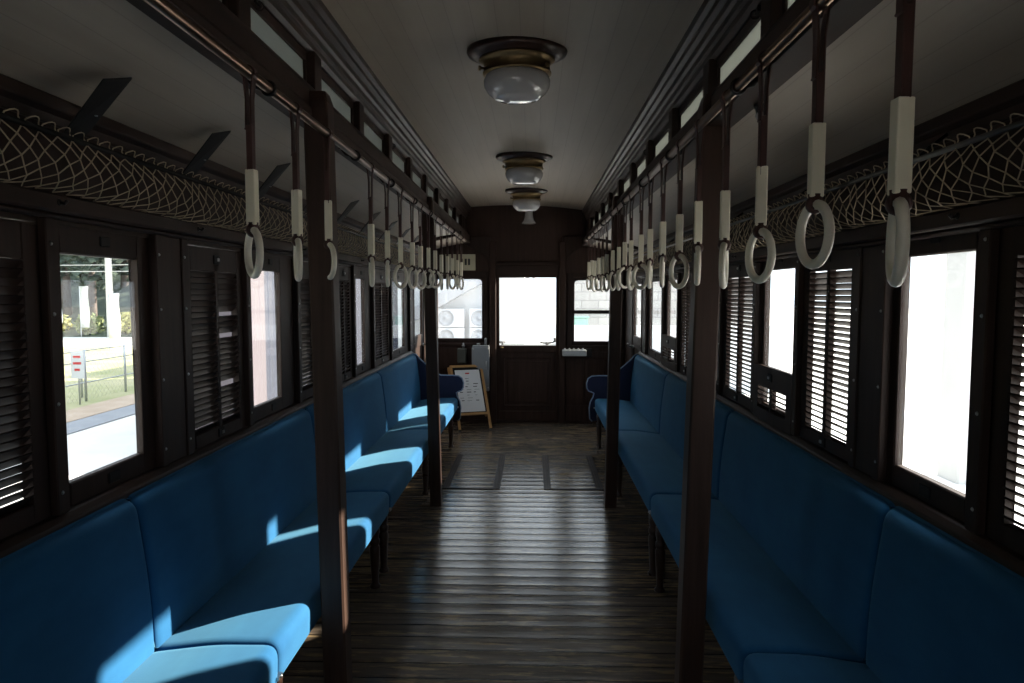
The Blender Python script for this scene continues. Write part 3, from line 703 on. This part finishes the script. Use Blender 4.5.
# ------------------------------------------------------------------ benches
def rounded(pts, r, n=5):
    out = []
    N = len(pts)
    for i in range(N):
        p = Vector(pts[i]); a = Vector(pts[i - 1]); b = Vector(pts[(i + 1) % N]); rr = r[i] if isinstance(r, (list, tuple)) else r
        if rr <= 0: out.append(tuple(p)); continue
        d1 = (a - p).normalized() * rr; d2 = (b - p).normalized() * rr
        for k in range(n + 1):
            t = k / n; out.append(tuple((p + d1) * (1 - t) ** 2 + p * 2 * t * (1 - t) + (p + d2) * t * t))
    return out
def cushion(prof, s, y0, y1, ins=.011):
    cx = sum(p[0] for p in prof) / len(prof); cz = sum(p[1] for p in prof) / len(prof)
    N = len(prof); rings = []
    st = [(0, 1.0), (.003, .62), (.009, .30), (.018, .10), (.03, 0)]
    ys = [(y0 + d, f) for d, f in st] + [(y0 + (y1 - y0) * t, 0) for t in (.2, .4, .6, .8)] + [(y1 - d, f) for d, f in reversed(st)]
    # inward offset along vertex normals
    nor = []
    for i in range(N):
        a = Vector(prof[i - 1]); b = Vector(prof[(i + 1) % N]); t = (b - a).normalized(); n = Vector((-t.y, t.x))
        if n.dot(Vector((cx, cz)) - Vector(prof[i])) < 0: n = -n
        nor.append(n)
    for y, f in ys:
        rings.append([(s * (p[0] + nor[i].x * f * ins), y, p[1] + nor[i].y * f * ins) for i, p in enumerate(prof)])
    return MB().loft(rings, True)
SEAT = rounded([(.642, .345), (.638, .460), (.82, .458), (1.00, .434), (1.03, .42), (1.03, .345)], [.014, .045, .05, .02, .01, .01], 6)
BACK = rounded([(.995, .425), (.998, .60), (1.035, .878), (1.075, .878), (1.085, .85), (1.085, .425)], [.01, .12, .05, .02, .01, .01], 6)
UN = [(.36, 1.857), (1.863, 3.357), (3.363, 4.937), (4.943, 6.455)]
def leg_mb(x, y):
    pr = [(.026, 0), (.027, .008), (.020, .016), (.016, .028), (.0185, .06), (.0235, .15), (.0255, .19), (.024, .205), (.018, .212), (.0245, .222), (.026, .232), (.0245, .242), (.018, .25), (.021, .262), (.0245, .275), (.0245, .318)]
    return MB().lathe(pr, (x, y, 0), 20)
for s in (L, R):
    for k, (y0, y1) in enumerate(UN):
        lab = '%s blue velvet bench unit from the near end on the %s side' % (ORD[k], SIDE[s])
        if k == 3: lab = 'blue velvet bench unit with scrolled armrest at the far end, %s side' % SIDE[s]
        b = thing('bench', (s * .82, (y0 + y1) / 2, 0), lab, 'bench', 'blue velvet bench units')
        obj('seat', cushion([(p[0] + (.022 * min(1, max(0, (1 - p[0]) / .33)) if s > 0 else 0), p[1]) for p in SEAT], s, y0, y1), 'velvet', b)
        obj('backrest', cushion(BACK, s, y0, y1), 'velvet', b)
        f = MB().box(s * .71, s * .735, y0 + .02, y1 - .02, .318, .347).box(s * 1.02, s * 1.05, y0 + .02, y1 - .02, .30, .338)
        for y in (y0 + .03, (y0 + y1) / 2, y1 - .06): f.box(s * .73, s * 1.03, y, y + .03, .31, .336)
        obj('seat_frame', f, 'pine', b, 0.002)
        for x in (.70, 1.0):
            for y in (y0 + .10, y1 - .09): obj('leg', leg_mb(s * x, y), 'wood_leg', b)
        off = .022 if s > 0 else 0
        m = MB().box(s * (.634 + off), s * (.646 + off), y1 - .03, y1 + .002, .362, .372); m.lathe([(0, 0), (.006, 0), (.004, -s * .004), (0, -s * .005)], (s * (.634 + off), y1 - .012, .367), 8, axis='x')
        obj('corner_clip', m, 'steel', b)
        if k == 3:
            ye = y1 + .002
            q = [(1.085, .30), (.640, .235), (.618, .26), (.612, .36), (.622, .42), (.648, .47), (.655, .505), (.636, .515), (.606, .525), (.588, .555), (.585, .60), (.600, .645), (.635, .668), (.70, .672), (.80, .672), (.84, .690), (.92, .755), (1.0, .825), (1.04, .872), (1.085, .885)]
            a = obj('armrest', MB().prism([(s * x, z) for x, z in q], 'y', ye, ye + .045, False), 'armrest_shade', b, 0.006, seg=2)
            obj('piping', MB().tube([(s * x, ye + .001, z) for x, z in q[1:]], .006, 6), 'piping', a)

# ------------------------------------------------------------------ lamps
LY = [2.80, 4.90, 6.50]
def lamp(y, label):
    z = 2.418; x = .012
    o = thing('ceiling_lamp', (x, y, z), label, 'ceiling lamp', 'round opal ceiling lamps')
    obj('base_plate', MB().lathe([(.0, z + .01), (.198, z + .01), (.202, z - .010), (.196, z - .022), (.180, z - .026), (.172, z - .034), (.150, z - .036), (.0, z - .036)], (x, y, 0), 48, oval=.74), 'wood_leg', o)
    obj('brass_collar', MB().lathe([(.0, z - .03), (.150, z - .034), (.152, z - .042), (.138, z - .048), (.132, z - .06), (.132, z - .085), (.137, z - .088), (.137, z - .095), (.0, z - .095)], (x, y, 0), 48, oval=.82), 'brass', o)
    obj('glass_shade', MB().lathe([(.0, z - .09), (.112, z - .09), (.126, z - .102), (.134, z - .122), (.131, z - .145), (.117, z - .168), (.098, z - .184), (.090, z - .190), (.084, z - .192), (.05, z - .197), (.0, z - .198)], (x, y, 0), 48, oval=.88), 'opal', o)
    for a in (3.5, 5.6, 1.5):
        d = Vector((math.cos(a), math.sin(a) * .82, 0)); p = Vector((x, y, z - .082))
        obj('thumbscrew', MB().tube([p + d * .128, p + d * .150, p + d * .151, p + d * .160], [.005, .005, .010, .010], 8), 'brass', o)
    return o
l0 = lamp(LY[0], 'largest looking round opal lamp on the raised ceiling, nearest of three')
l0['label'] = 'round opal ceiling lamp at the near end of the raised ceiling'
dup(l0, (.012, LY[1], 2.418), 'middle one of the three round opal ceiling lamps')
dup(l0, (.012, LY[2], 2.418), 'round opal ceiling lamp next to the tulip lamp')
y, z = 7.3, 2.355
t = thing('tulip_lamp', (.03, y, z), 'small white tulip shade lamp hanging by the end wall', 'lamp')
obj('ceiling_rose', MB().lathe([(.0, z + .075), (.06, z + .07), (.06, z + .055), (.03, z + .045), (.012, z + .03), (.012, z), (.028, z - .005), (.028, z - .02), (0, z - .02)], (.03, y, 0), 20), 'brass', t)
obj('glass_shade', MB().lathe([(.0, z - .015), (.034, z - .015), (.038, z - .03), (.040, z - .06), (.045, z - .10), (.056, z - .135), (.074, z - .160), (.078, z - .168), (.072, z - .166), (.0, z - .16)], (.03, y, 0), 28), 'opal', t)
z = up(R, 1.985); o = thing('lamp_socket', (.70, 1.93, z), 'small round lamp socket on the beam over the shaded benches', 'lamp')
obj('holder', MB().lathe([(.018, z), (.018, z - .008), (.014, z - .012), (.012, z - .022), (.0, z - .022)], (.70, 1.93, 0), 18), 'iron', o)
obj('bulb', MB().lathe([(.0, z - .020), (.012, z - .022), (.014, z - .030), (.010, z - .038), (0, z - .040)], (.70, 1.93, 0), 18), 'opal', o)

# ------------------------------------------------------------------ notice board leaning by the end wall
b = thing('sign_board', (-.53, 7.15, 0), 'pine framed notice board on legs leaning beside the sunlit bench end', 'notice board')
o_, ux = Vector((-.705, 7.085, 0)), Vector((.345, .115, 0))
upv = Vector((-.135, .335, .655))
W_ = ux.length; H_ = upv.length; ux.normalize(); upv.normalize(); nv = ux.cross(upv).normalized()
def bb(m, u0, u1, v0, v1, n0, n1):
    vs = [tuple(o_ + ux * u + upv * v + nv * n) for n in (n0, n1) for v in (v0, v1) for u in (u0, u1)]
    m.add(vs, [(0, 1, 3, 2), (4, 6, 7, 5), (0, 4, 5, 1), (2, 3, 7, 6), (0, 2, 6, 4), (1, 5, 7, 3)]); return m
f = MB(); t = .026
bb(f, 0, t, .012, H_, 0, .022); bb(f, W_ - t, W_, .012, H_, 0, .022); bb(f, t, W_ - t, H_ - t, H_, 0, .022); bb(f, t, W_ - t, .17, .17 + t, 0, .022)
obj('front_frame', f, 'pine', b, 0.003)
f = MB(); bb(f, -.02, t - .02, .16, H_ - .01, -.03, -.006); bb(f, W_ - t - .02, W_ - .02, .16, H_ - .01, -.03, -.006); bb(f, t - .02, W_ - t - .02, H_ - t - .01, H_ - .01, -.03, -.006)
obj('rear_frame', f, 'pine', b, 0.003)
obj('board', bb(MB(), t - .004, W_ - t + .004, .17 + t - .004, H_ - t + .004, .004, .012), 'black_paint', b)
pp = obj('poster', bb(MB(), t + .022, W_ - t - .016, .17 + t + .012, H_ - t - .03, .0121, .0136), 'paper', b)
g = MB(); rr = random.Random(3)
bb(g, .16, .205, H_ - .105, H_ - .09, .0137, .0142)
obj('heading', g, 'red_text', pp)
g = MB()
for k in range(9):
    v = H_ - .16 - k * .032
    for q in range(3):
        u = .06 + q * .08 + rr.uniform(0, .02); l_ = rr.uniform(.02, .055)
        if rr.random() < .75: bb(g, u, min(u + l_, W_ - .055), v, v + rr.choice((.003, .004, .008)), .0137, .0142)
obj('writing', g, 'dark_text', pp)
g = MB()
for u in (0, W_ - t): bb(g, u, u + t, -.004, .012, 0, .022)
obj('rubber_foot', g, 'black_paint', b)

# ------------------------------------------------------------------ outdoors
GZ = -1.0
struct('ground', MB().box(-90, 90, -60, 120, GZ - .3, GZ), 'gravel', 'pale gravel ground around the car', 'ground')
struct('lawn', MB().box(-70, -9.6, -20, 30.6, GZ - .02, GZ + .025), 'grass', 'dry lawn behind the wire fence', 'lawn')
struct('verge', MB().box(-9.6, -8.7, -20, 60, GZ - .02, GZ + .03), 'soil', 'strip of dry brown soil in front of the wire fence', 'verge')
struct('path', MB().box(-8.7, -8.0, -20, 60, GZ - .02, GZ + .02), 'asphalt', 'grey asphalt strip beside the pale track', 'path')
struct('road', MB().box(-70, -13, 30.6, 37.2, GZ - .02, GZ + .03), 'concrete', 'white road at the foot of the wood', 'road')
HP = [(37.2, -1.05), (39.5, -.2), (43, 1.6), (53, 8), (70, 16)]
struct('hill', MB().prism([(37.2, GZ - .3), (70, GZ - .3)] + HP[::-1], 'x', -80, -14), 'leaf_dark', 'dark wooded slope beyond the road', 'hill')
struct('hill_sky_block', MB().prism([(-29, GZ - .3), (-80, GZ - .3), (-80, 26), (-58, 20), (-42, 11), (-33, 3.5), (-30, .6)], 'y', -70, 36.5), 'leaf_dark', 'added unseen wooded slope behind the lawn, blocking low sky', 'hill')  # out of view, added to keep low sky light off the shaded benches
def hz(y):
    for (a, b), (c, d) in zip(HP, HP[1:]):
        if a <= y <= c: return b + (d - b) * (y - a) / (c - a)
    return GZ
fx = -10.0
fe = thing('fence', (fx, 16, GZ), 'grey wire fence between the track and the dry lawn', 'fence')
for y in (12.5, 13.9, 14.97, 16.47, 18.0, 19.5, 21.0): obj('fence_post', MB().tube([(fx, y, GZ), (fx, y, GZ + 1.2)], .028, 8), 'galvanised', fe)
obj('fence_post', MB().tube([(fx - .45, 15.5, GZ), (fx - .45, 15.5, GZ + 1.02)], .025, 8), 'galvanised', fe)
m = MB()
for z in (1.17, .92, .45): m.tube([(fx, 12.5, GZ + z), (fx, 21.0, GZ + z)], .014, 6)
obj('fence_rail', m, 'galvanised', fe)
m = MB()
for k in range(56):
    y = 12.5 + k * .15; m.tube([(fx, y, GZ + .05), (fx, y + .56, GZ + .61), (fx, y + 1.0, GZ + 1.17)], .002, 3); m.tube([(fx, y + 1.0, GZ + .05), (fx, y, GZ + 1.17)], .002, 3)
obj('wire_mesh', m, 'galvanised', fe)
sg = thing('fence_sign', (fx + .12, 14.45, GZ + .55), 'white notice sign with red and dark lines on the wire fence', 'sign')
obj('panel', MB().box(fx + .02, fx + .31, 14.48, 14.50, GZ + .60, GZ + 1.2), 'white_paint', sg)
g = MB()
for z, x0, x1 in ((1.05, .08, .24), (.91, .07, .25), (.77, .1, .22)): g.box(fx + x0, fx + x1, 14.476, 14.48, GZ + z, GZ + z + .05)
obj('writing', g, 'red_text', sg)
obj('stake', MB().tube([(fx + .16, 14.52, GZ), (fx + .16, 14.52, GZ + 1.2)], .018, 6), 'galvanised', sg)
def flag(x, y, h, w, mat, label):
    o = thing('banner_flag', (x, y, GZ), label, 'flag', 'tall banner flags by the road')
    obj('flag_pole', MB().tube([(x, y, GZ), (x, y, GZ + h)], .02, 8).tube([(x, y, GZ + h - .02), (x + w, y, GZ + h - .02)], .012, 6), 'white_paint', o)
    m = MB(); rings = []
    for i in range(9):
        z = GZ + h - (h * .80) * i / 8; sway = .05 * math.sin(i * .9)
        rings.append([(x + .02, y + sway * .3, z), (x + w * .5, y + sway - .008, z), (x + w, y - sway, z), (x + w, y - sway + .012, z), (x + w * .5, y + sway + .008, z), (x + .02, y + sway * .3 + .012, z)])
    m.loft(rings, True); obj('cloth', m, mat, o)
flag(-24.95, 37.0, 2.85, .5, 'cloth_cream', 'cream banner flag at the edge of the wood beyond the fence')
flag(-18.1, 28.7, 2.45, .48, 'cloth_white', 'bright white banner flag standing on the lawn before the utility pole')
flag(-26.5, 37.0, 2.6, .5, 'cloth_white', 'white banner flag half hidden behind the sash edge')
up_ = thing('utility_pole', (-23.2, 36.9, GZ), 'pale utility pole with wires in front of the wood', 'pole')
x = -23.2
obj('mast', MB().tube([(x, 36.9, GZ), (x, 36.9, GZ + 9)], [.20, .14], 12), 'concrete_pole', up_)
obj('crossarm', MB().box(x - .9, x + .9, 36.7, 36.8, GZ + 8.2, GZ + 8.35), 'galvanised', up_)
m = MB()
for z0, z1 in ((4.0, 4.2), (3.7, 3.8), (8.4, 8.4)):
    m.tube([(x + 30 * (t - .5), 36.65, GZ + z0 + (z1 - z0) * t - .1 * (1 - (2 * t - 1) ** 2)) for t in [k / 12 for k in range(13)]], .025, 4)
obj('wire', m, 'concrete_pole', up_)
tr = random.Random(11)
spots = [(-31.2, 39.5), (-28.0, 40.2), (-25.6, 39.0), (-22.4, 39.6), (-19.2, 39.4), (-16.2, 40.4), (-29.8, 44), (-26.4, 43.6), (-23.6, 44.4), (-20.4, 43.8), (-33.5, 44), (-17.2, 45), (-28.2, 48.4), (-24.8, 48.8), (-21.6, 48.6)]
def tuft(m, c, rx, rz, n, sz, rnd):
    for _ in range(n):
        u = Vector((rnd.gauss(0, 1), rnd.gauss(0, 1), rnd.gauss(0, 1))).normalized() * rnd.uniform(.55, 1)
        p = Vector(c) + Vector((u.x * rx, u.y * rx, u.z * rz))
        a = Vector((rnd.uniform(-1, 1), rnd.uniform(-1, 1), rnd.uniform(-.6, .6))).normalized() * sz; b_ = a.orthogonal().normalized() * sz * .6
        m.add([tuple(p - a), tuple(p + b_), tuple(p + a), tuple(p - b_ + Vector((0, 0, -.1)))], [(0, 1, 2, 3)])
for k, (x, y) in enumerate(spots):
    z = hz(y); h = tr.uniform(11, 15); r = tr.uniform(.22, .36); c0 = 3.0 if k < 6 else 1.6
    o = thing('cedar_tree', (x, y, z - .2), 'tall cedar with bare trunk standing in the wood beyond the road', 'tree', 'cedars beyond the road')
    obj('trunk', MB().tube([(x, y, z - .3), (x + .05, y, z + h * .4), (x, y, z + h)], [r, r * .75, r * .2], 10), 'bark', o)
    m = MB()
    for q in range(8):
        t = q / 7; tuft(m, (x + tr.uniform(-.2, .2), y + tr.uniform(-.2, .2), z + c0 + (h - c0) * t), 1.25 * (1 - .5 * t), .9, 150, .30, tr)
    obj('crown', m, 'leaf_dark', o)
for k in range(9):
    x = -31 + k * 2.0 + tr.uniform(-.15, .15); y = 38.0 + tr.uniform(-.1, .25); z = hz(y)
    o = thing('shrub', (x, y, z), 'low yellow green shrub at the foot of the wood', 'shrub', 'shrubs at the foot of the wood')
    m = MB(); tuft(m, (x, y, z + .5), .78, .65, 300, .14, tr); obj('foliage', m, 'leaf_yellow' if k % 3 else 'leaf_mid', o)
    obj('stem', MB().tube([(x, y, z - .1), (x, y, z + .5)], .04, 6), 'bark', o)
# shed added to give the frosted-looking panes their lavender and blue tint
sh = thing('backdrop', (-5.0, 14, GZ), 'added long lavender and blue clad shed beyond the sunlit bench windows', 'building')
def corr(y0, y1, z0, z1, x):
    m = MB(); n = int((y1 - y0) / .11); P_ = []
    for i in range(n + 1): P_.append((x + (.018 if i % 2 else 0), y0 + (y1 - y0) * i / n))
    P_ += [(x - .1, y1), (x - .1, y0)]
    return m.prism(P_, 'z', z0, z1)
obj('pale_wall', corr(9.9, 10.72, GZ, 2.6, -4.2), 'lavender', sh)
obj('blue_wall', corr(10.72, 18.6, GZ, 2.6, -4.2), 'blue_panel', sh)
obj('end_wall', MB().box(-5.3, -4.25, 9.9, 10.0, GZ, 2.6).box(-5.3, -4.25, 18.5, 18.6, GZ, 2.6).box(-5.4, -5.3, 9.9, 18.6, GZ, 2.6), 'lavender', sh)
obj('roof', MB().box(-5.5, -4.1, 9.8, 18.7, 2.6, 2.7), 'eave_grey', sh)
s2 = thing('backdrop', (-4.8, 25.5, GZ), 'added small blue shed far along the track beyond the long shed', 'building')  # added likewise, for the bluish tint of the far side door pane
obj('wall', corr(23.4, 28, GZ, 2.8, -4.2), 'blue_panel', s2)
obj('back_wall', MB().box(-5.6, -4.3, 23.4, 28, GZ, 2.8), 'blue_panel', s2)
obj('roof', MB().box(-5.7, -4.0, 23.2, 28.2, 2.8, 2.9), 'eave_grey', s2)
# buildings beyond the end wall
bu = thing('white_building', (-4, 20, GZ), 'white building with sloping eave beyond the end window', 'building')
obj('wall', MB().box(-3.95, -.2, 20.2, 23, GZ, 5.0), 'white_paint', bu)
m = MB().prism([(-3.7, .48), (-.9, 2.02), (-.9, 2.42), (-3.7, .88)], 'y', 19.6, 20.2)
obj('eave', m, 'eave_grey', bu, 0.01)
for i, xc in enumerate((-2.45, -1.50)):
    for j in range(2):
        z0 = -.09 + j * .56
        a = thing('air_conditioner', (xc, 19.8, z0), 'white outdoor air conditioner unit, %s in the stack %s the end door' % (('lower', 'upper')[j], ('farther from', 'nearer to')[i]), 'air conditioner', 'outdoor air conditioner units')
        obj('casing', MB().box(xc - .28, xc + .52, 19.75, 20.05, z0, z0 + .54), 'white_paint', a, 0.015, seg=2)
        obj('fan_grille', MB().lathe([(.23, 19.75), (.23, 19.735), (.21, 19.735), (.21, 19.748), (.06, 19.742), (.05, 19.73), (0, 19.73)], (xc, 0, z0 + .27), 28, axis='y'), 'eave_grey', a)
    st = MB()
    for dx in (-.25, .47):
        for dy in (19.78, 20.0): st.box(xc + dx, xc + dx + .04, dy, dy + .04, GZ, -.09)
    st.box(xc - .27, xc + .52, 19.76, 20.05, -.12, -.09)
    tag(obj('unit_stand', st, 'galvanised'), 'grey metal stand under the air conditioners %s the end door' % ('farther from', 'nearer to')[i], 'stand')
a = thing('step_ladder', (.03, 15, GZ), 'white folding ladder standing open outside the end door', 'ladder')
for sx in (-1, 1): 
    obj('leg', MB().tube([(.02 + sx * .06, 15, 1.85), (.02 + sx * .62, 15, GZ)], .035, 8), 'white_paint', a)
    obj('leg', MB().tube([(.02 + sx * .06, 15.3, 1.85), (.02 + sx * .62, 15.9, GZ)], .035, 8), 'white_paint', a)
m = MB()
for k in range(7): 
    z = GZ + .35 + k * .36; q = .06 + .56 * (1.85 - z) / 2.85; m.tube([(.02 - q, 15.0, z), (.02 - q, 15.3 + .6 * (1.85 - z) / 2.85, z)], .018, 6); m.tube([(.02 + q, 15.0, z), (.02 + q, 15.3 + .6 * (1.85 - z) / 2.85, z)], .018, 6)
obj('rung', m, 'white_paint', a); obj('top_cap', MB().box(-.08, .12, 14.95, 15.35, 1.83, 1.88), 'white_paint', a)
bw = MB().box(.9, 6.5, 20.3, 20.5, GZ, 2.5)
struct('block_wall', bw, 'blocks', 'grey concrete block wall beyond the end window', 'wall')
tb = thing('water_tank', (1.36, 19.3, GZ), 'pale teal tank in front of the block wall', 'tank')
obj('tank', MB().box(1.1, 1.62, 19.2, 19.8, GZ, .76), 'teal_paint', tb, 0.03, seg=2); obj('lid', MB().box(1.07, 1.65, 19.17, 19.83, .76, .81), 'teal_paint', tb, 0.02)
struct('garden_wall', MB().box(.55, 6, 16.4, 16.6, GZ, .62).box(.5, 6.05, 16.37, 16.63, .62, .68), 'white_paint', 'low white garden wall in front of the block wall', 'wall', at=None)
# pale column by the shaded side
pc = thing('platform_column', (4.93, 7.75, GZ), 'white painted column outside the first sash of the shaded side', 'column')
obj('shaft', MB().box(4.75, 5.12, 7.55, 7.95, GZ, 5.0), 'pale_grey', pc, 0.02); obj('plinth', MB().box(4.65, 5.22, 7.45, 8.05, GZ, GZ + .35), 'concrete', pc, 0.02)
struct('platform', MB().box(1.9, 12, -10, 18, GZ, GZ + .12), 'concrete', 'pale concrete platform outside the shaded bench windows', 'platform')

# ------------------------------------------------------------------ light
wld = bpy.data.worlds.new('sky'); S.world = wld; wld.use_nodes = True
nt = wld.node_tree; nt.nodes.clear()
bg = nd(nt, 'ShaderNodeBackground', Strength=2.4); bg.inputs[0].default_value = (0.80, 0.91, 1.0, 1)
ow = nt.nodes.new('ShaderNodeOutputWorld'); nt.links.new(bg.outputs[0], ow.inputs[0])
sun = bpy.data.lights.new('sun', 'SUN'); sun.energy = 20; sun.angle = math.radians(0.9); sun.color = (1.0, 0.91, 0.76)
so = bpy.data.objects.new('sun', sun); COL.objects.link(so)
d = Vector((1, .52, .435 * math.hypot(1, .52)))
so.rotation_euler = d.to_track_quat('Z', 'Y').to_euler(); so.location = (20, 22, 10)

# ------------------------------------------------------------------ camera
cam = bpy.data.cameras.new('camera'); co = bpy.data.objects.new('camera', cam); COL.objects.link(co)
F = 683.; vx, vy = 533.5, 293.5
pitch = math.atan((341.5 - vy) / F); yaw = math.atan((vx - 512) * math.cos(pitch) / F)
co.location = (.08, 0, 1.45); co.rotation_euler = (PI / 2 - pitch, 0, yaw)
cam.sensor_width = 36; cam.lens = F / 1024 * 36; cam.clip_start = .02; cam.clip_end = 500
S.camera = co
S.view_settings.view_transform = 'Standard'; S.view_settings.look = 'None'; S.view_settings.gamma = 1; S.view_settings.exposure = 0.22
S.view_settings.use_curve_mapping = False
S.cycles.use_denoising = True
S.cycles.max_bounces = 10; S.cycles.diffuse_bounces = 6; S.cycles.transparent_max_bounces = 16
